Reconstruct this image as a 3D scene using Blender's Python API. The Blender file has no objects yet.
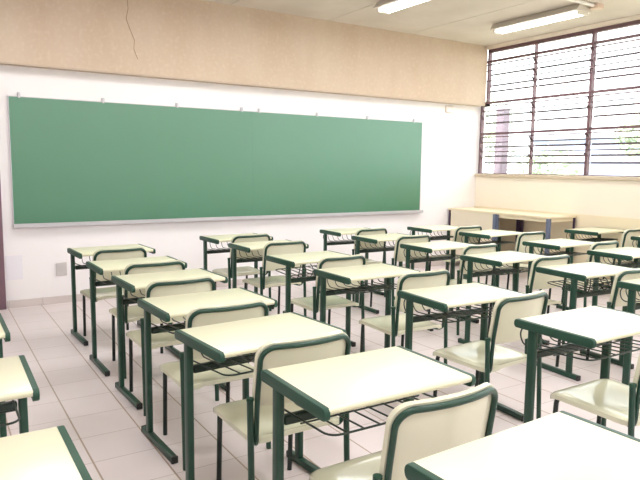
import bpy, bmesh, math, random
from mathutils import Vector, Matrix
random.seed(7)
S = bpy.context.scene
COL = S.collection
PI = math.pi
W = 6.831      # front wall plane (y)
XR = 7.126     # window wall plane (x)
XL = -1.75     # left wall plane
YB = -2.3      # back wall plane
CZ = 3.256     # ceiling
BY, BZ = 6.699, 2.388   # concrete beam face and underside

# ------------------------------------------------------------------ materials
def srgb(r, g, b):
    f = lambda c: (c/255/12.92) if c/255 <= .04045 else ((c/255+.055)/1.055)**2.4
    return (f(r), f(g), f(b), 1)

def mat(name, col, rough=.5, spec=.5, metal=0, var=0, vscale=6, vcol=None, bump=0, bscale=40, stretch=(1, 1, 1)):
    m = bpy.data.materials.new(name); m.use_nodes = True
    nt = m.node_tree; b = nt.nodes['Principled BSDF']
    b.inputs['Base Color'].default_value = col
    b.inputs['Roughness'].default_value = rough
    b.inputs['Specular IOR Level'].default_value = spec
    b.inputs['Metallic'].default_value = metal
    tc = nt.nodes.new('ShaderNodeTexCoord'); mp = nt.nodes.new('ShaderNodeMapping')
    mp.inputs['Scale'].default_value = stretch
    nt.links.new(tc.outputs['Object'], mp.inputs['Vector'])
    if var:
        n = nt.nodes.new('ShaderNodeTexNoise'); n.inputs['Scale'].default_value = vscale; n.inputs['Detail'].default_value = 6
        nt.links.new(mp.outputs['Vector'], n.inputs['Vector'])
        mr = nt.nodes.new('ShaderNodeMapRange')
        mr.inputs['From Min'].default_value = .3; mr.inputs['From Max'].default_value = .7
        mr.inputs['To Min'].default_value = 0; mr.inputs['To Max'].default_value = var
        nt.links.new(n.outputs['Fac'], mr.inputs['Value'])
        mx = nt.nodes.new('ShaderNodeMix'); mx.data_type = 'RGBA'
        mx.inputs[6].default_value = col; mx.inputs[7].default_value = vcol or (col[0]*.6, col[1]*.6, col[2]*.6, 1)
        nt.links.new(mr.outputs['Result'], mx.inputs[0]); nt.links.new(mx.outputs[2], b.inputs['Base Color'])
    if bump:
        n2 = nt.nodes.new('ShaderNodeTexNoise'); n2.inputs['Scale'].default_value = bscale; n2.inputs['Detail'].default_value = 5
        nt.links.new(mp.outputs['Vector'], n2.inputs['Vector'])
        bp = nt.nodes.new('ShaderNodeBump'); bp.inputs['Strength'].default_value = bump; bp.inputs['Distance'].default_value = .01
        nt.links.new(n2.outputs['Fac'], bp.inputs['Height']); nt.links.new(bp.outputs['Normal'], b.inputs['Normal'])
    return m

def emit_mat(name, col, st):
    m = bpy.data.materials.new(name); m.use_nodes = True
    nt = m.node_tree; nt.nodes.clear()
    e = nt.nodes.new('ShaderNodeEmission'); e.inputs[0].default_value = col; e.inputs[1].default_value = st
    o = nt.nodes.new('ShaderNodeOutputMaterial'); nt.links.new(e.outputs[0], o.inputs[0])
    return m

def glass_mat():
    m = bpy.data.materials.new('window_glass'); m.use_nodes = True
    nt = m.node_tree; nt.nodes.clear()
    t = nt.nodes.new('ShaderNodeBsdfTransparent'); t.inputs[0].default_value = (.97, .985, .98, 1)
    g = nt.nodes.new('ShaderNodeBsdfGlossy'); g.inputs['Roughness'].default_value = .03
    x = nt.nodes.new('ShaderNodeMixShader'); o = nt.nodes.new('ShaderNodeOutputMaterial')
    x.inputs[0].default_value = .04; nt.links.new(t.outputs[0], x.inputs[1]); nt.links.new(g.outputs[0], x.inputs[2])
    nt.links.new(x.outputs[0], o.inputs[0])
    return m

def tile_mat():
    m = mat('floor_tile', srgb(214, 200, 195), rough=.3, spec=.4)
    nt = m.node_tree; b = nt.nodes['Principled BSDF']
    L = nt.links.new
    tc = nt.nodes.new('ShaderNodeTexCoord'); sp = nt.nodes.new('ShaderNodeSeparateXYZ'); L(tc.outputs['Object'], sp.inputs[0])
    def M(op, a, bb=None):
        n = nt.nodes.new('ShaderNodeMath'); n.operation = op
        for i, v in enumerate((a, bb)):
            if v is None: continue
            if isinstance(v, (int, float)): n.inputs[i].default_value = v
            else: L(v, n.inputs[i])
        return n.outputs[0]
    def line(axis, off, pitch, w):
        u = M('DIVIDE', M('SUBTRACT', axis, off), pitch)
        fr = M('ABSOLUTE', M('SUBTRACT', M('FRACT', M('ADD', u, 100.5)), .5))   # 0 at the joint
        return M('LESS_THAN', fr, w/pitch/2)
    lx = line(sp.outputs[0], .609, .3075, .0085); ly = line(sp.outputs[1], 3.015, .309, .005)
    # per tile tone
    ix = M('FLOOR', M('DIVIDE', M('SUBTRACT', sp.outputs[0], .609), .3075)); iy = M('FLOOR', M('DIVIDE', M('SUBTRACT', sp.outputs[1], 3.015), .309))
    cb = nt.nodes.new('ShaderNodeCombineXYZ'); L(ix, cb.inputs[0]); L(iy, cb.inputs[1])
    wn = nt.nodes.new('ShaderNodeTexWhiteNoise'); L(cb.outputs[0], wn.inputs['Vector'])
    nz = nt.nodes.new('ShaderNodeTexNoise'); nz.inputs['Scale'].default_value = 3.5; nz.inputs['Detail'].default_value = 5; L(tc.outputs['Object'], nz.inputs['Vector'])
    tone = M('ADD', M('MULTIPLY', wn.outputs['Value'], .35), M('MULTIPLY', nz.outputs['Fac'], .6))
    mx = nt.nodes.new('ShaderNodeMix'); mx.data_type = 'RGBA'; L(tone, mx.inputs[0])
    mx.inputs[6].default_value = srgb(231, 220, 220); mx.inputs[7].default_value = srgb(214, 203, 201)
    m1 = nt.nodes.new('ShaderNodeMix'); m1.data_type = 'RGBA'; L(ly, m1.inputs[0]); L(mx.outputs[2], m1.inputs[6]); m1.inputs[7].default_value = srgb(184, 170, 162)
    m2 = nt.nodes.new('ShaderNodeMix'); m2.data_type = 'RGBA'; L(lx, m2.inputs[0]); L(m1.outputs[2], m2.inputs[6]); m2.inputs[7].default_value = srgb(172, 150, 134)
    L(m2.outputs[2], b.inputs['Base Color'])
    return m

def beam_mat():
    m = mat('beam_concrete', srgb(206, 188, 168), rough=.85, spec=.2, var=.75, vscale=2.2, vcol=srgb(196, 174, 152), bump=.12, bscale=14, stretch=(1.6, 1, .5))
    nt = m.node_tree; b = nt.nodes['Principled BSDF']; L = nt.links.new
    src = b.inputs['Base Color'].links[0].from_socket
    tc = nt.nodes.new('ShaderNodeTexCoord')
    v = nt.nodes.new('ShaderNodeTexNoise'); v.inputs['Scale'].default_value = 26; v.inputs['Detail'].default_value = 8
    L(tc.outputs['Object'], v.inputs['Vector'])
    r = nt.nodes.new('ShaderNodeMapRange'); r.inputs['From Min'].default_value = .5; r.inputs['From Max'].default_value = .75; r.inputs['To Max'].default_value = .4
    L(v.outputs['Fac'], r.inputs['Value'])
    mx = nt.nodes.new('ShaderNodeMix'); mx.data_type = 'RGBA'; L(r.outputs['Result'], mx.inputs[0]); L(src, mx.inputs[6]); mx.inputs[7].default_value = srgb(218, 202, 185)
    L(mx.outputs[2], b.inputs['Base Color'])
    return m

CREAM = mat('cream_laminate', srgb(229, 226, 197), rough=.28, spec=.5, var=.25, vscale=3, vcol=srgb(222, 218, 187))
PLASTIC = mat('cream_plastic', srgb(224, 222, 197), rough=.15, spec=.5)
GREEN = mat('green_paint', srgb(26, 64, 49), rough=.35, spec=.5)
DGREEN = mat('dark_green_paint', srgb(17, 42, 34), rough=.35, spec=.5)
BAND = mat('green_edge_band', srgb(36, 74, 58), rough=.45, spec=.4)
FLEG = mat('shaded_green_paint', srgb(16, 30, 26), rough=.35)  # the frame green with shade darkened into it, for chair front legs
BLACK = mat('black_plastic', srgb(30, 32, 32), rough=.5)
WIRE = mat('dark_wire', srgb(24, 44, 38), rough=.35)
WHITE = mat('white_wall_paint', srgb(244, 240, 240), rough=.75, spec=.2, var=.15, vscale=1.5, vcol=srgb(238, 232, 231))
CREAMWALL = mat('cream_wall_paint', srgb(244, 234, 218), rough=.75, spec=.2)
DADO = mat('yellow_dado_paint', srgb(240, 226, 196), rough=.6, spec=.3)
BEAM = beam_mat()
CEIL = mat('ceiling_concrete', srgb(224, 215, 205), rough=.9, spec=.15, var=.8, vscale=1.6, vcol=srgb(206, 196, 183), bump=.1, bscale=9)
JOINT = mat('joint_dark', srgb(95, 80, 68), rough=.9)
TILE = tile_mat()
SKIRT = mat('skirting_tile', srgb(212, 202, 198), rough=.4)
BOARDM = mat('green_chalkboard', srgb(54, 120, 87), rough=.36, spec=.9, var=.4, vscale=1.3, vcol=srgb(63, 128, 97))
BOARDM.node_tree.nodes['Principled BSDF'].inputs['Coat Weight'].default_value = .7
BOARDM.node_tree.nodes['Principled BSDF'].inputs['Coat Roughness'].default_value = .33
ALU = mat('aluminium', srgb(196, 194, 198), rough=.4, metal=.3)
RAIL = mat('brown_sash_rail', srgb(88, 66, 72), rough=.5)
STEELW = mat('brown_window_steel', srgb(110, 82, 88), rough=.5)
SILL = mat('stone_sill', srgb(206, 190, 168), rough=.7)
GLASS = glass_mat()
LAMPBODY = mat('lamp_housing', srgb(222, 214, 202), rough=.5)
TUBE = emit_mat('lit_tube', (1, .97, .95, 1), 6)
PURPLE = mat('purple_brown_door_paint', srgb(122, 92, 104), rough=.5, var=.3, vscale=4)
PLATE = mat('grey_cover_plate', srgb(200, 194, 192), rough=.5)
PATCH = mat('pale_paper', srgb(236, 232, 238), rough=.6)
BENCHTOP = mat('bench_top', srgb(240, 226, 194), rough=.4, spec=.4)
BENCHPANEL = mat('bench_panel', srgb(238, 226, 202), rough=.5)
BENCHLEG = mat('blue_grey_leg', srgb(104, 113, 136), rough=.45)
BENCHDARK = mat('dark_bench_leg', srgb(62, 44, 70), rough=.5)
CONDUIT = mat('white_conduit', srgb(240, 236, 230), rough=.5)
PILLAR = mat('lilac_pillar_paint', srgb(112, 99, 112), rough=.8)
LEAF = mat('leaf_green', srgb(168, 184, 158), rough=.7, var=.6, vscale=1.5, vcol=srgb(196, 206, 190))
BARK = mat('bark', srgb(120, 100, 82), rough=.9)
GROUND = mat('yard_ground', srgb(196, 190, 172), rough=.95, var=.5, vscale=.6, vcol=srgb(150, 168, 118))
FARWALL = mat('far_wall', srgb(170, 178, 205), rough=.9)

# ------------------------------------------------------------------ geometry helpers
def obj(name, bm, m, parent=None, smooth=None):
    bmesh.ops.recalc_face_normals(bm, faces=bm.faces)
    me = bpy.data.meshes.new(name); bm.to_mesh(me); bm.free()
    me.materials.append(m)
    if smooth is not None:
        me.shade_smooth()
        me.set_sharp_from_angle(angle=math.radians(smooth))
    o = bpy.data.objects.new(name, me); COL.objects.link(o)
    if parent: o.parent = parent
    return o

def box(bm, x0, x1, y0, y1, z0, z1, bev=0, seg=2):
    mtx = Matrix.Translation(((x0+x1)/2, (y0+y1)/2, (z0+z1)/2)) @ Matrix.Diagonal((abs(x1-x0), abs(y1-y0), abs(z1-z0), 1))
    r = bmesh.ops.create_cube(bm, size=1, matrix=mtx)
    if bev:
        es = list({e for v in r['verts'] for e in v.link_edges})
        bmesh.ops.bevel(bm, geom=es, offset=bev, segments=seg, profile=.5, affect='EDGES')
    return bm
def B(*a, **k): return box(bmesh.new(), *a, **k)

def fillet(pts, r, n=5):
    pts = [Vector(p) for p in pts]; out = [pts[0]]
    for i in range(1, len(pts)-1):
        a, p, c = pts[i-1], pts[i], pts[i+1]
        u = (a-p); v = (c-p); ru = min(r, u.length*.49, v.length*.49)
        u.normalize(); v.normalize()
        A = p+u*ru; C_ = p+v*ru
        for k in range(n+1):
            t = k/n
            out.append(A*(1-t)**2 + p*2*t*(1-t) + C_*t*t)
    out.append(pts[-1]); return out

def tube(bm, pts, r, n=10, r2=None):
    pts = [Vector(p) for p in pts]
    clean = [pts[0]]
    for p in pts[1:]:
        if (p-clean[-1]).length > 1e-5: clean.append(p)
    pts = clean; N = len(pts); prev = None; rings = []
    for i, p in enumerate(pts):
        t = (pts[min(i+1, N-1)]-pts[max(i-1, 0)]).normalized()
        if prev is None:
            up = Vector((0, 0, 1)) if abs(t.z) < .9 else Vector((1, 0, 0))
            s = t.cross(up).normalized()
        else:
            s = (prev - t*prev.dot(t)).normalized()
        prev = s; q = t.cross(s)
        rings.append([bm.verts.new(p + s*(r*math.cos(2*PI*k/n)) + q*((r2 or r)*math.sin(2*PI*k/n))) for k in range(n)])
    for a, b in zip(rings, rings[1:]):
        for k in range(n):
            bm.faces.new((a[k], a[(k+1) % n], b[(k+1) % n], b[k]))
    bm.faces.new(rings[0][::-1]); bm.faces.new(rings[-1])
    return bm

def shell(bm, nu, nv, f, th):
    """closed sheet: f(u,v)->point, th(u,v)->offset vector to the second side"""
    A = [[bm.verts.new(f(i/nu, j/nv)) for i in range(nu+1)] for j in range(nv+1)]
    Bv = [[bm.verts.new(Vector(f(i/nu, j/nv))+Vector(th(i/nu, j/nv))) for i in range(nu+1)] for j in range(nv+1)]
    for j in range(nv):
        for i in range(nu):
            bm.faces.new((A[j][i], A[j][i+1], A[j+1][i+1], A[j+1][i]))
            bm.faces.new((Bv[j][i], Bv[j+1][i], Bv[j+1][i+1], Bv[j][i+1]))
    for i in range(nu):
        bm.faces.new((A[0][i], Bv[0][i], Bv[0][i+1], A[0][i+1])); bm.faces.new((A[nv][i], A[nv][i+1], Bv[nv][i+1], Bv[nv][i]))
    for j in range(nv):
        bm.faces.new((A[j][0], A[j+1][0], Bv[j+1][0], Bv[j][0])); bm.faces.new((A[j][nu], Bv[j][nu], Bv[j+1][nu], A[j+1][nu]))
    return bm

def thing(name, label, cat, loc=(0, 0, 0), rz=0, group=None):
    o = bpy.data.objects.new(name, None); COL.objects.link(o)
    o.empty_display_size = .1
    o.location = loc; o.rotation_euler = (0, 0, rz); o['label'] = label; o['category'] = cat
    if group: o['group'] = group
    return o
def tag(o, label, cat, group=None):
    o['label'] = label; o['category'] = cat
    if group: o['group'] = group
    return o
def struct(name, bm, m, parent=None, label=None):
    o = obj(name, bm, m, parent)
    if not parent: o['kind'] = 'structure'
    if label: o['label'] = label
    return o
def dup(root, loc, rz, label, group=None):
    r = root.copy(); COL.objects.link(r); r.location = loc; r.rotation_euler = (0, 0, rz); r['label'] = label
    if group: r['group'] = group
    for ch in list(root.children):
        c = ch.copy(); COL.objects.link(c); c.parent = r
        for g in list(ch.children):
            d = g.copy(); COL.objects.link(d); d.parent = c
    return r

# ------------------------------------------------------------------ room shell
struct('floor', B(XL-.15, XR+.15, YB-.15, W+.15, -.12, 0), TILE)
struct('wall_front', B(XL-.15, XR+.15, W, W+.15, 0, CZ+.3), WHITE)
struct('wall_left', B(XL-.15, XL, YB, W, 0, CZ+.3), WHITE)
struct('wall_back', B(XL-.15, XR+.15, YB-.15, YB, 0, CZ+.3), WHITE)
SZ, WT = 1.378, 3.195
struct('wall_right', B(XR, XR+.15, YB, W, 0, SZ-.045), CREAMWALL)
struct('trim_1', B(XR-.004, XR, YB, W, 0, .882), DADO, label='yellower paint on the lower window wall')
# cast concrete beam across the top of the front wall, with its hairline crack
bm = B(XL, XR, BY, W, BZ, CZ)
beam = struct('trim_2', bm, BEAM, label='bare concrete beam above the chalkboard')
bm = bmesh.new()
cx = 1.83
pts = [(cx+.0, BY-.0005, 3.24), (cx+.01, BY-.0005, 3.05), (cx-.012, BY-.0005, 2.95), (cx+.02, BY-.0005, 2.86), (cx+.07, BY-.0005, 2.74), (cx+.06, BY-.0005, 2.65), (cx+.10, BY-.0005, 2.55)]
tube(bm, pts, .0035, 6)
obj('crack', bm, mat('crack_shade', srgb(168, 138, 112), rough=.9), beam)
bm = B(XL, XR-.01, BY-.002, BY+.02, BZ-.004, BZ+.012)
obj('shadow_strip', bm, mat('shadow_strip_grey', srgb(190, 172, 154), rough=.9), beam)  # thin strip coloured as the shadow line along the beam's lower edge
# ceiling: precast slabs running front to back, dark joints between
bm = bmesh.new()
xs = [XL, -.93, .38, 1.69, 2.99, 4.30, 5.62, XR+.15]
for a, b in zip(xs, xs[1:]):
    box(bm, a+.006, b-.006, YB-.15, W, CZ, CZ+.14)
struct('ceiling', bm, CEIL)
struct('trim_3', B(XL-.15, XR+.15, YB-.15, W+.15, CZ+.14, CZ+.3), JOINT, label='slab backing above the ceiling joints')
# strip of concrete over the window
struct('trim_4', B(XR-.03, XR+.15, YB, BY-.001, WT+.012, CZ-.001), CREAMWALL, label='lintel strip between window head and ceiling')
# skirting tiles on the front wall
bm = bmesh.new()
x = XL
while x < XR-.02:
    nx = min(x+.309, XR-.002)
    if nx > .60: box(bm, max(x, .60)+.002, nx-.002, W-.012, W, .0, .075, .002, 1)
    x = round(nx/.309+.0001)*.309 if x == XL else nx
struct('baseboard_front', bm, SKIRT)

# door at the left end of the front wall (only its frame edge is in view)
d = bpy.data.objects.new('door_1', None); COL.objects.link(d); d.location = (0.15, W, 0); d['kind'] = 'structure'
bm = bmesh.new()
for a, b in ((.37, .44), (-.55, -.48)): box(bm, a, b, -.06, 0, 0, 2.16, .004, 1)
box(bm, -.55, .44, -.06, 0, 2.10, 2.17, .004, 1)
obj('door_frame', bm, PURPLE, d)
bm = B(-.478, .368, -.035, -.001, .008, 2.098)
for z0, z1 in ((.15, .95), (1.1, 1.98)): box(bm, -.36, .25, -.041, -.033, z0, z1, .005, 1)
obj('door_leaf', bm, PURPLE, d)
bm = bmesh.new(); tube(bm, fillet([(.32, -.036, 1.02), (.32, -.09, 1.02), (.22, -.09, 1.02)], .02), .009)
obj('door_handle', bm, ALU, d)

# ------------------------------------------------------------------ window
win = bpy.data.objects.new('window_1', None); COL.objects.link(win); win.location = (XR, 0, 0); win['kind'] = 'structure'
FX = .05    # frame depth range local x 0.02..0.06
YE = YB+.25
# outer frame
bm = bmesh.new()
box(bm, .015, .075, YE, BY-.002, WT-.035, WT+.012)       # head
box(bm, .015, .075, YE, W-.03, SZ, SZ+.012)              # bottom rail
box(bm, .015, .075, BY-.03, BY-.002, BZ, WT)             # jamb against the beam
box(bm, .015, .075, W-.055, W-.03, SZ, BZ+.03)           # jamb against the white wall
box(bm, .015, .075, BY-.03, W-.03, BZ-.0, BZ+.03)
box(bm, .015, .075, YE-.03, YE, SZ, WT)
obj('window_frame', bm, STEELW, win)
struct('wall_right_pier', B(XR, XR+.15, YB, YE-.03, SZ-.045, WT+.012), CREAMWALL)
bm = B(-.03, .17, YE-.05, W-.001, SZ-.045, SZ-.002, .004, 1)
obj('window_sill', bm, SILL, win)
MY = []
y = 5.84; k = 0
while y > YE+.3:
    MY.append((y, k % 2)); y -= .88; k += 1
for y, thick in MY:
    h = .018 if thick else .007
    obj('mullion', B(.01, .07, y-h, y+h, SZ, WT), STEELW, win)
bounds = [W-.055] + [m[0] for m in MY] + [YE]
SECT = [([(3.03, 2.846), (2.897, 2.688), (2.75, 2.603)], 3.034, 2.431),
        ([(2.42, 2.248), (2.304, 2.135)], 2.431, 1.972),
        ([(1.955, 1.781), (1.843, 1.641), (1.705, 1.544)], 1.972, SZ+.01)]
def pane_group(y0, y1):
    for panes, zt, zb in SECT:
        if zt < WT-.05:
            box(tr, .02, .06, y0, y1, zt-.016, zt+.016)
            box(tr, .025, .05, y0, y1, zt-.056, zt-.042)
        for i, (a, b) in enumerate(panes):
            # tilted sash: top inside, bottom swung out
            xa, xb = .02, .105
            n = Vector((b-a, 0, -(xb-xa))).normalized()*.0025
            bm = bmesh.new()
            P = [(xa, y0+.012, a), (xa, y1-.012, a), (xb, y1-.012, b), (xb, y0+.012, b)]
            va = [bm.verts.new(Vector(p)+n) for p in P]; vb = [bm.verts.new(Vector(p)-n) for p in P]
            bm.faces.new(va); bm.faces.new(vb[::-1])
            for q in range(4): bm.faces.new((va[q], vb[q], vb[(q+1) % 4], va[(q+1) % 4]))
            sash = obj('louvre_pane', bm, GLASS, win)
            fb = bmesh.new()
            box(fb, xb-.006, xb+.006, y0+.008, y1-.008, b-.013, b+.011)
            if i: box(fb, xa-.004, xa+.004, y0+.008, y1-.008, a-.007, a+.007)
            for ye in (y0+.014, y1-.014):
                # pivot lever
                tube(fb, [(xa-.03, ye, (a+b)/2+.045), (xa+.03, ye, (a+b)/2-.03)], .009, 6)
            obj('sash_rail', fb, RAIL, sash)
tr = bmesh.new()
for a, b in zip(bounds, bounds[1:]):
    pane_group(b, a)
obj('transom', tr, STEELW, win)
# fixed panes
for a, b in zip(bounds, bounds[1:]):
    bm = bmesh.new()
    top = min(a, BY-.03)
    box(bm, .045, .049, b+.005, top-.002, 3.045, WT-.035)
    box(bm, .045, .049, b+.005, top-.002, 2.443, 2.60)
    box(bm, .045, .049, b+.005, a-.005, 1.984, 2.132)
    box(bm, .045, .049, b+.005, a-.005, SZ+.012, 1.541)
    obj('fixed_pane', bm, GLASS, win)

# ------------------------------------------------------------------ chalkboard
bx0, bx1, bz0, bz1 = .697, 5.99, .845, 2.092
t = thing('chalkboard', 'long green chalkboard mounted on the white front wall', 'chalkboard', (0, W, 0))
for a, b in ((bx0, 3.3195), (3.3205, bx1)):
    obj('panel', B(a, b, -.022, -.002, bz0, bz1), BOARDM, t)
bm = bmesh.new()
box(bm, bx0-.006, bx1+.006, -.024, -.002, bz1, bz1+.006)
box(bm, bx0-.008, bx0, -.024, -.002, bz0, bz1+.006); box(bm, bx1, bx1+.008, -.024, -.002, bz0, bz1+.006)
obj('frame', bm, ALU, t)
bm = bmesh.new()
box(bm, bx0-.01, bx1+.025, -.075, -.002, bz0-.032, bz0-.004, .003, 1)
box(bm, bx0-.01, bx1+.025, -.078, -.070, bz0-.032, bz0+.006)
tray = obj('chalk_tray', bm, ALU, t)
for hx in (.79, 1.59, 2.39, 3.18, 3.41, 4.23, 5.03, 5.84):
    bm = B(hx-.014, hx+.014, -.028, -.002, bz1+.006, bz1+.046, .003, 1)
    box(bm, hx-.008, hx+.008, -.033, -.002, bz1-.008, bz1+.014)
    obj('clip', bm, ALU, t)

bm = B(-.052, .052, -.012, .003, -.068, .068, .004, 2); box(bm, -.006, .006, -.015, -.01, -.006, .006)
o = obj('cover_plate', bm, PLATE); o.location = (1.124, W, .357)
tag(o, 'square grey blank cover plate low on the white wall below the chalkboard', 'cover plate')
bm = B(-.077, .077, -.003, .002, -.123, .123, .001, 1)
o = obj('paper_sheet', bm, PATCH); o.location = (.682, W, .406)
tag(o, 'faint pale sheet on the white wall beside the purple door frame', 'paper')
bm = B(-.07, .07, -.03, 0, -.05, .05, .008, 2); box(bm, -.055, .055, -.034, -.028, -.035, .035, .003, 1)
o = obj('junction_box', bm, mat('white_box_plastic', srgb(232, 222, 214), rough=.5)); o.location = (6.51, W, 2.31)
tag(o, 'small white junction box high on the wall right of the chalkboard', 'junction box')

# ------------------------------------------------------------------ ceiling lamps
def lamp_bm():
    L = .62
    bm = bmesh.new()
    prof = [(-.075, 0), (.075, 0), (.085, -.012), (.135, -.075), (-.135, -.075), (-.085, -.012)]
    ra = [bm.verts.new((x, -L, z)) for x, z in prof]; rb = [bm.verts.new((x, L, z)) for x, z in prof]
    for k in range(6): bm.faces.new((ra[k], rb[k], rb[(k+1) % 6], ra[(k+1) % 6]))
    bm.faces.new(ra[::-1]); bm.faces.new(rb)
    return bm
lamp0 = thing('ceiling_lamp', 'x', 'ceiling lamp', group='fluorescent ceiling lamps')
obj('housing', lamp_bm(), LAMPBODY, lamp0)
for s in (-1, 1):
    bm = bmesh.new(); tube(bm, [(s*.055, -.585, -.090), (s*.055, .585, -.090)], .015, 12)
    tb = obj('lamp_tube', bm, TUBE, lamp0, 40)
for s in (-1, 1):
    bm = bmesh.new()
    box(bm, -.085, .085, s*.597-.012, s*.597+.012, -.11, -.05, .004, 1)
    obj('socket', bm, LAMPBODY, lamp0)
LX = (.70, 2.53, 4.36, 6.19)
labels = {(2, 0): 'lit twin-tube ceiling lamp above the chalkboard, cut by the top of the frame',
          (3, 0): 'lit twin-tube ceiling lamp beside the window, right of the other lamp'}
first = True
for j, yc in enumerate((5.05, 1.6, -.9)):
    for i, xc in enumerate(LX):
        lab = labels.get((i, j), 'lit twin-tube ceiling lamp outside the view, row %s' % ('near the board' if j == 0 else 'over the desks' if j == 1 else 'over the back wall'))
        if j == 0 and i in (0, 1): lab = 'lit twin-tube ceiling lamp near the chalkboard, left of the view'
        if first:
            lamp0.location = (xc, yc, CZ); lamp0['label'] = lab; first = False
        else:
            dup(lamp0, (xc, yc, CZ), 0, lab)
        ld = bpy.data.lights.new('tube_light', 'AREA'); ld.shape = 'RECTANGLE'; ld.size = .16; ld.size_y = 1.16
        ld.energy = LAMP_W if 'LAMP_W' in globals() else 18; ld.color = (.97, .98, 1.0)
        lo = bpy.data.objects.new('tube_light', ld); COL.objects.link(lo); lo.location = (xc, yc, CZ-.115)
bm = bmesh.new()
tube(bm, fillet([(1.0, 4.36, CZ-.018), (6.30, 4.36, CZ-.018)], .03), .018, 8)
o = obj('conduit', bm, CONDUIT); tag(o, 'thin white conduit along the ceiling, ending at the lamp beside the window', 'conduit')
bm = B(6.24, 6.36, 4.31, 4.41, CZ-.05, CZ, .006, 1)
o = obj('conduit_box', bm, mat('conduit_box_beige', srgb(222, 198, 178), rough=.5)); tag(o, 'small ceiling box at the end of white conduit beside window lamp', 'junction box')

# ------------------------------------------------------------------ student desk
TZ = .740
def make_desk():
    t = thing('student_desk', 'x', 'desk', group='student desks in rows')
    bm = bmesh.new()
    # slab with rounded near and far edges
    prof = []
    for k in range(7):
        a = -PI/2 + PI*k/6; prof.append((.201+.011*math.cos(a), TZ-.0115+.0115*math.sin(a)))
    for k in range(7):
        a = PI/2 + PI*k/6; prof.append((-.201+.011*math.cos(a), TZ-.0115+.0115*math.sin(a)))
    ra = [bm.verts.new((-.290, y, z)) for y, z in prof]; rb = [bm.verts.new((.290, y, z)) for y, z in prof]
    n = len(prof)
    for k in range(n): bm.faces.new((ra[k], ra[(k+1) % n], rb[(k+1) % n], rb[k]))
    bm.faces.new(ra[::-1]); bm.faces.new(rb)
    obj('tabletop', bm, CREAM, t, 40)
    for s in (-1, 1):
        x0, x1 = sorted((s*.289, s*.309))
        bm = bmesh.new()
        # rounded rail: stadium ends in side view
        pr = []
        z0, z1 = TZ-.040, TZ+.001
        for cy, sg in ((.199, 1), (-.199, -1)):
            for k in range(9):
                a = (-PI/2 + PI*k/8) if sg > 0 else (PI/2 + PI*k/8)
                pr.append((cy+.015*math.cos(a), (z0+z1)/2+(z1-z0)/2*math.sin(a)))
        ra = [bm.verts.new((x0, y, z)) for y, z in pr]; rb = [bm.verts.new((x1, y, z)) for y, z in pr]
        n = len(pr)
        for k in range(n): bm.faces.new((ra[k], ra[(k+1) % n], rb[(k+1) % n], rb[k]))
        fa = bm.faces.new(ra[::-1]); fb = bm.faces.new(rb)
        outer = fb if s > 0 else fa
        bmesh.ops.bevel(bm, geom=list(outer.edges), offset=.004, segments=2, profile=.5, affect='EDGES')
        obj('edge_band', bm, BAND, t, 40)
        xl = s*.288
        bm = bmesh.new(); box(bm, xl-.0145, xl+.0145, .115-.022, .115+.022, .028, TZ-.026, .009, 3)
        obj('leg', bm, GREEN, t, 50)
        bm = bmesh.new(); box(bm, xl-.0165, xl+.0165, -.236, .195, .002, .036, .005, 2)
        ft = obj('foot', bm, GREEN, t, 50)
        for y0, y1 in ((-.246, -.230), (.189, .205)):
            obj('end_cap', B(xl-.018, xl+.018, y0, y1, 0, .0375, .006, 2), BLACK, ft, 50)
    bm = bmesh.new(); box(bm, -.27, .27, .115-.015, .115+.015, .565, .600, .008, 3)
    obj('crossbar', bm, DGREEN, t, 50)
    # wire book basket
    bm = bmesh.new(); zb = .607; r = .0032
    tube(bm, fillet([(-.22, .19, TZ-.022), (-.255, .222, TZ-.065), (-.255, .20, zb), (-.255, -.165, zb+.02), (.255, -.165, zb+.02), (.255, .20, zb), (.255, .222, TZ-.065), (.22, .19, TZ-.022)], .05, 6), r+.0006, 8)
    for k in range(7):
        x = -.192+.064*k
        tube(bm, fillet([(x, .165, TZ-.022), (x, .225, .68), (x, .19, zb), (x, -.163, zb+.02)], .05, 6), r, 6)
    tube(bm, [(-.255, .02, zb-.005), (.255, .02, zb-.005)], r, 6)
    obj('book_basket', bm, WIRE, t, 60)
    return t

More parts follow.
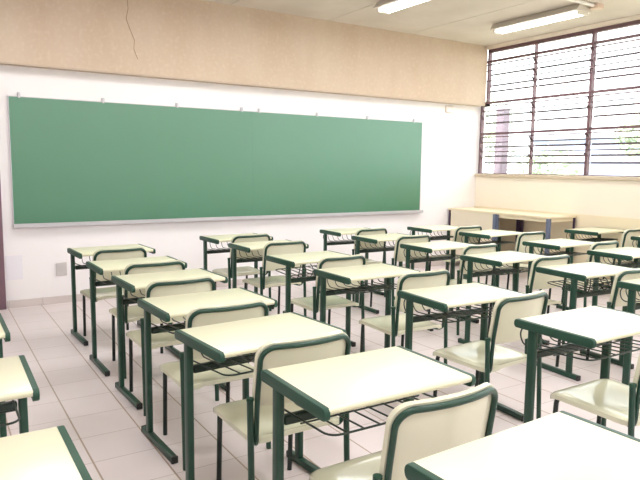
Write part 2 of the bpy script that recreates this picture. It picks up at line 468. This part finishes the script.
# ------------------------------------------------------------------ student chair
def make_chair():
    t = thing('student_chair', 'x', 'chair', group='chairs tucked under the student desks')
    # seat shell
    hw, dep, rc = .216, .450, .055
    vs = [0, .02, .05, .10, .15, .25, .35, .5, .62, .74, .82, .88, .93, .97, 1]
    us = [0, .03, .08, .15, .25, .37, .5, .63, .75, .85, .92, .97, 1]
    def fs(u, v):
        j = v*(len(vs)-1); V = vs[int(round(j))]; i = u*(len(us)-1); U = us[int(round(i))]*2-1
        dd = min(V, 1-V)*dep
        w = hw if dd >= rc else hw-rc+math.sqrt(max(0, rc*rc-(rc-dd)**2))
        w -= .012*(1-V)
        y = -.195+V*dep
        z = .400 + .010*V - .016*(1-U*U)*math.sin(PI*min(1, V*1.1)) - .009*max(0, abs(U)-.85)/.15
        z += .016*max(0, (.18-V)/.18)**2
        z -= .026*max(0, (V-.84)/.16)**2
        return (U*w, y, z)
    bm = shell(bmesh.new(), len(us)-1, len(vs)-1, fs, lambda u, v: (0, 0, -.021))
    obj('seat', bm, PLASTIC, t, 50)
    # backrest shell
    bh, bz = .255, .535
    def yb(x, z): return -.178 - .036*(1-(x/.2)**2) - (z-.535)*.16
    def fb(u, v):
        V = vs_b[int(round(v*(len(vs_b)-1)))]; U = us[int(round(u*(len(us)-1)))]*2-1
        rr = .062 if V > .5 else .04
        dd = min(V, 1-V)*bh
        w = .210 if dd >= rr else .210-rr+math.sqrt(max(0, rr*rr-(rr-dd)**2))
        z = bz+V*bh; x = U*w
        return (x, yb(x, z), z)
    global vs_b
    vs_b = [0, .02, .05, .1, .17, .3, .5, .65, .75, .82, .88, .92, .95, .975, .99, 1]
    bm = shell(bmesh.new(), len(us)-1, len(vs_b)-1, fb, lambda u, v: (0, .017, .003))
    obj('backrest', bm, PLASTIC, t, 50)
    # green hoop tube running round the back of the shell and down to the seat rails
    bm = bmesh.new()
    ztop = bz+bh-.015; hx = .200
    path = [(-hx, .15, .376), (-hx, -.172, .376)]
    pts = fillet([Vector((-hx+.045, .15, .374)), Vector((-hx+.045, -.09, .374)), Vector((-hx, -.178, .372)), Vector((-hx, yb(hx, .56)-.008, .56)), Vector((-hx, yb(hx, .70)-.008, .70))], .045, 6)
    arc = []
    for k in range(9):
        a = PI - PI/2*k/8; arc.append((-hx+.055+.055*math.cos(a), ztop-.055+.055*math.sin(a)))
    top = [(-hx+.055+(2*hx-.11)*k/12, ztop) for k in range(1, 12)]
    half = [Vector((x, yb(x, z)-.008, z)) for x, z in arc]
    mid = [Vector((x, yb(x, z)-.008, z)) for x, z in top]
    mir = [Vector((-p.x, p.y, p.z)) for p in half[::-1]]
    full = pts + half + mid + mir + [Vector((-p.x, p.y, p.z)) for p in pts[::-1]]
    tube(bm, full, .0105, 10)
    tube(bm, [(-hx+.045, .02, .374), (hx-.045, .02, .374)], .010, 8)
    obj('back_frame', bm, GREEN, t, 60)
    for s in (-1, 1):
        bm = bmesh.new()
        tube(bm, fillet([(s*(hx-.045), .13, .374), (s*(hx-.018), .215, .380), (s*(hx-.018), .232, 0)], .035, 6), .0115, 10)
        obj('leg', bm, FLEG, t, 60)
        bm = bmesh.new()
        tube(bm, [(s*(hx+.022), -.172, .565), (s*(hx+.022), -.172, .55), (s*(hx+.024), -.197, 0)], .0128, 12)
        lg = obj('leg', bm, GREEN, t, 60)
        bm = bmesh.new(); tube(bm, [(s*(hx+.022), -.172, .558), (s*(hx+.022), -.172, .570)], .0145, 12)
        obj('tube_cap', bm, BAND, lg, 40)
    return t

DESKS = {  # x, y, heading (deg); fitted to the photograph
 'B1': (1.278, 5.333, 2.4), 'B2': (1.255, 4.503, 1.0), 'B3': (1.272, 3.815, 2.2), 'B4': (1.223, 3.054, 2.4), 'B5': (1.191, 2.361, 4.5), 'B6': (1.257, 1.673, -.5), 'B7': (1.255, .892, 2.0),
 'C1': (2.605, 5.718, 2.2), 'C2': (2.617, 5.040, .8), 'C3': (2.561, 4.180, 181.8), 'C4': (2.545, 3.415, .4), 'C5': (2.572, 2.53, -3.5), 'C6': (2.639, 1.735, -.8),
 'D1': (4.045, 5.726, -1.4), 'D2': (4.007, 5.044, .1), 'D3': (4.029, 4.276, 0), 'D4': (3.993, 3.459, 1.0), 'D5': (4.032, 2.722, 176.1), 'D6': (4.028, 2.095, 0),
 'E1': (5.208, 5.572, 0), 'E2': (5.355, 4.854, 4.0), 'E3': (5.265, 3.882, .5), 'E4': (5.239, 3.143, -1.5),
 'F1': (6.760, 4.509, 3.0), 'F2': (6.751, 3.659, 0),
 'A1': (-.052, 3.047, 0), 'A2': (-.044, 2.278, -.8), 'A3': (-.030, 1.534, 0)}
CHAIRS = {  # offset of the chair from its desk (x, y of the backrest top), heading
 'B1': (-.02, -.396, 3), 'B2': (.03, -.376, 1), 'B3': (-.05, -.385, 1), 'B4': (-.03, -.367, 0), 'B5': (.025, -.355, 0), 'B6': (.012, -.395, 0),
 'C1': (.02, -.325, 3), 'C2': (.03, -.29, 1), 'C3': (.03, -.41, 1), 'C4': (.136, -.46, -1), 'C5': (.085, -.375, 3), 'C6': (.015, -.385, 0),
 'D1': (.02, -.36, 2), 'D2': (.02, -.413, -1), 'D3': (.05, -.48, 0), 'D4': (.055, -.425, 0), 'D5': (.02, -.36, 0),
 'E1': (.055, -.47, 1), 'E2': (.055, -.525, 1), 'E3': (.055, -.46, 2), 'F1': (.045, -.48, 3)}
COLN = {'A': 'column left of the tiled aisle', 'B': 'first column right of the aisle', 'C': 'second column right of the aisle',
        'D': 'third column right of the aisle', 'E': 'fourth column right of the aisle', 'F': 'column nearest the windows'}
ORD = ['front', 'second', 'third', 'fourth', 'fifth', 'sixth', 'seventh']
ORDA = {'A1': 'farthest', 'A2': 'middle', 'A3': 'nearest', 'F1': 'front', 'F2': 'second'}
desk0 = make_desk(); chair0 = make_chair()
fd = fc = True
for k, (x, y, a) in DESKS.items():
    if k[0] == 'A': lab = 'cream green-edged school desk, %s of three, %s' % (ORDA[k], COLN['A'])
    elif k[1] == '1': lab = 'cream green-edged school desk, frontmost in the %s' % COLN[k[0]]
    elif k[0] == 'F': lab = 'cream green-edged school desk, second in the column nearest the windows'
    else: lab = 'cream green-edged school desk, %s from the chalkboard, %s' % (ORD[int(k[1])-1], COLN[k[0]])
    if fd:
        desk0.location = (x, y, 0); desk0.rotation_euler = (0, 0, math.radians(a)); desk0['label'] = lab; fd = False
    else: dup(desk0, (x, y, 0), math.radians(a), lab)
for k, (dx, dy, a) in CHAIRS.items():
    x, y, _ = DESKS[k]; r = math.radians(a); off = .228
    loc = (x+dx-math.sin(r)*off, y+dy+math.cos(r)*off, 0)
    if k == 'F1': lab = 'cream chair at the front desk in the column nearest the windows'
    else:
        n = int(k[1])
        lab = 'cream chair tucked under the %s desk, %s' % ('front' if n == 1 else ORD[n-1], COLN[k[0]])
    if fc:
        chair0.location = loc; chair0.rotation_euler = (0, 0, r); chair0['label'] = lab; fc = False
    else: dup(chair0, loc, r, lab)

# ------------------------------------------------------------------ side benches under the window
def bench(name, label, y0, y1, panel, legs):
    t = thing(name, label, 'table', (6.835, (y0+y1)/2, 0), group='narrow side tables along the window wall')
    h = (y1-y0)/2; bz = .862
    obj('tabletop', B(-.275, .275, -h, h, bz-.028, bz, .004, 1), BENCHTOP, t)
    bm = bmesh.new(); box(bm, -.25, .25, -h+.03, h-.03, bz-.075, bz-.028)
    obj('apron', bm, BENCHTOP, t)
    if panel: obj('front_panel', B(-.268, -.252, -h+.03, h-.055, .10, bz-.028), BENCHPANEL, t)
    for lx, ly, wx, wy, m in legs:
        ly = ly-(y0+y1)/2; lx = lx-6.835
        obj('leg', B(lx-wx/2, lx+wx/2, ly-wy/2, ly+wy/2, 0, bz-.028, .004, 1), m, t)
    return t
t1 = bench('side_table', 'narrow beige side table with a closed front panel, in the corner under the window', 5.895, 6.815, True,
      [(6.585, 6.795, .04, .022, BENCHDARK), (6.585, 5.922, .04, .052, BENCHLEG), (7.07, 6.78, .04, .04, BENCHDARK), (7.07, 5.925, .04, .045, BENCHDARK)])
t2 = bench('side_table', 'narrow beige side table with open front, second from the corner along the window wall', 5.02, 5.885, False,
      [(6.585, 5.87, .04, .022, BENCHLEG), (6.585, 5.045, .04, .052, BENCHLEG), (7.07, 5.86, .04, .03, BENCHDARK), (7.09, 5.04, .03, .022, BENCHDARK)])

# ------------------------------------------------------------------ outside
o = obj('yard', B(-30, 70, -30, 70, -.3, -.14), GROUND); o['kind'] = 'structure'
bm = B(-.08, .08, -.09, .09, -.14, 2.50, .01, 1); box(bm, -.10, .10, -.11, .11, -.14, .05, .01, 1)
o = obj('outdoor_pillar', bm, PILLAR); o.location = (8.6, 7.66, 0)
tag(o, 'lilac grey pillar standing outside behind the left window panes', 'pillar')
def tree(x, y, h, r, n, label, seed):
    rnd = random.Random(seed)
    t = thing('tree', label, 'tree', (x, y, -.14), 0, 'trees outside the window')
    bm = bmesh.new()
    tube(bm, [(0, 0, 0), (.05, .03, h*.3), (-.05, .05, h*.6)], .16, 8)
    for q in range(5):
        a = q*2*PI/5
        tube(bm, [(0, .03, h*.35), (r*.5*math.cos(a), r*.5*math.sin(a), h*.62)], .05, 6)
    obj('trunk', bm, BARK, t, 60)
    bm = bmesh.new()
    lumps = [(Vector((rnd.uniform(-.6, .6)*r, rnd.uniform(-.6, .6)*r, h*rnd.uniform(.42, .9))), r*rnd.uniform(.35, .6)) for _ in range(11)]
    for _ in range(n):
        c, rr = rnd.choice(lumps)
        d = Vector((rnd.gauss(0, 1), rnd.gauss(0, 1), rnd.gauss(0, 1))).normalized()
        p = c+d*rr*rnd.uniform(.7, 1.05); s = rnd.uniform(.07, .14)
        u = d.cross(Vector((rnd.gauss(0, 1), rnd.gauss(0, 1), rnd.gauss(0, 1)))).normalized(); w = (d+Vector((rnd.gauss(0, .5), rnd.gauss(0, .5), rnd.gauss(0, .5)))).normalized().cross(u)
        bm.faces.new([bm.verts.new(p+u*s), bm.verts.new(p+w*s*.5), bm.verts.new(p-u*s), bm.verts.new(p-w*s*.5)])
    obj('crown', bm, LEAF, t)
tree(22.3, 12.2, 3.5, 1.8, 3600, 'pale green tree outside the right window panes', 1)
tree(17.5, 13.4, 2.1, 1.4, 1800, 'low pale bush outside behind the middle window panes', 2)
tree(24.0, 24.0, 5.2, 2.6, 3000, 'distant pale tree outside the left window panes', 3)
bm = B(-4, 4, -2, 2, -.14, 3.1); box(bm, -4.2, 4.2, -2.2, 2.2, 3.1, 3.3)
o = obj('outbuilding', bm, FARWALL); o.location = (33, 21.5, 0); tag(o, 'pale bluish low building outside behind the right tree', 'building')

# ------------------------------------------------------------------ light
wd = bpy.data.worlds.new('World'); S.world = wd; wd.use_nodes = True
bg = wd.node_tree.nodes['Background']; bg.inputs[0].default_value = (.93, .97, 1, 1); bg.inputs[1].default_value = 3.6
sd = bpy.data.lights.new('sun', 'SUN'); sd.energy = 8.0; sd.angle = math.radians(1); sd.color = (1, .96, .9)
so = bpy.data.objects.new('sun', sd); COL.objects.link(so)
so.rotation_euler = Vector((.55, .25, -.8)).to_track_quat('-Z', 'Y').to_euler()

# ------------------------------------------------------------------ camera
F, YAW, PITCH, ROLL, H = 619.28, 0.562738620, 0.117385286, 0.0124463023, 1.44772387
cy, sy, cp, sp = math.cos(YAW), math.sin(YAW), math.cos(PITCH), math.sin(PITCH)
fwd = Vector((sy*cp, cy*cp, -sp)); right = Vector((cy, -sy, 0)); up = right.cross(fwd)
cr, sr = math.cos(ROLL), math.sin(ROLL)
r2 = right*cr + up*sr; u2 = -right*sr + up*cr
cd = bpy.data.cameras.new('camera'); cd.sensor_width = 36; cd.sensor_fit = 'HORIZONTAL'; cd.lens = F/640*36; cd.clip_end = 300
co = bpy.data.objects.new('camera', cd); COL.objects.link(co)
M4 = Matrix(((r2.x, u2.x, -fwd.x, 0), (r2.y, u2.y, -fwd.y, 0), (r2.z, u2.z, -fwd.z, H), (0, 0, 0, 1)))
co.matrix_world = M4
S.camera = co
S.view_settings.view_transform = 'Standard'; S.view_settings.look = 'None'
S.view_settings.gamma = 1; S.view_settings.use_curve_mapping = False
S.view_settings.exposure = 0.5
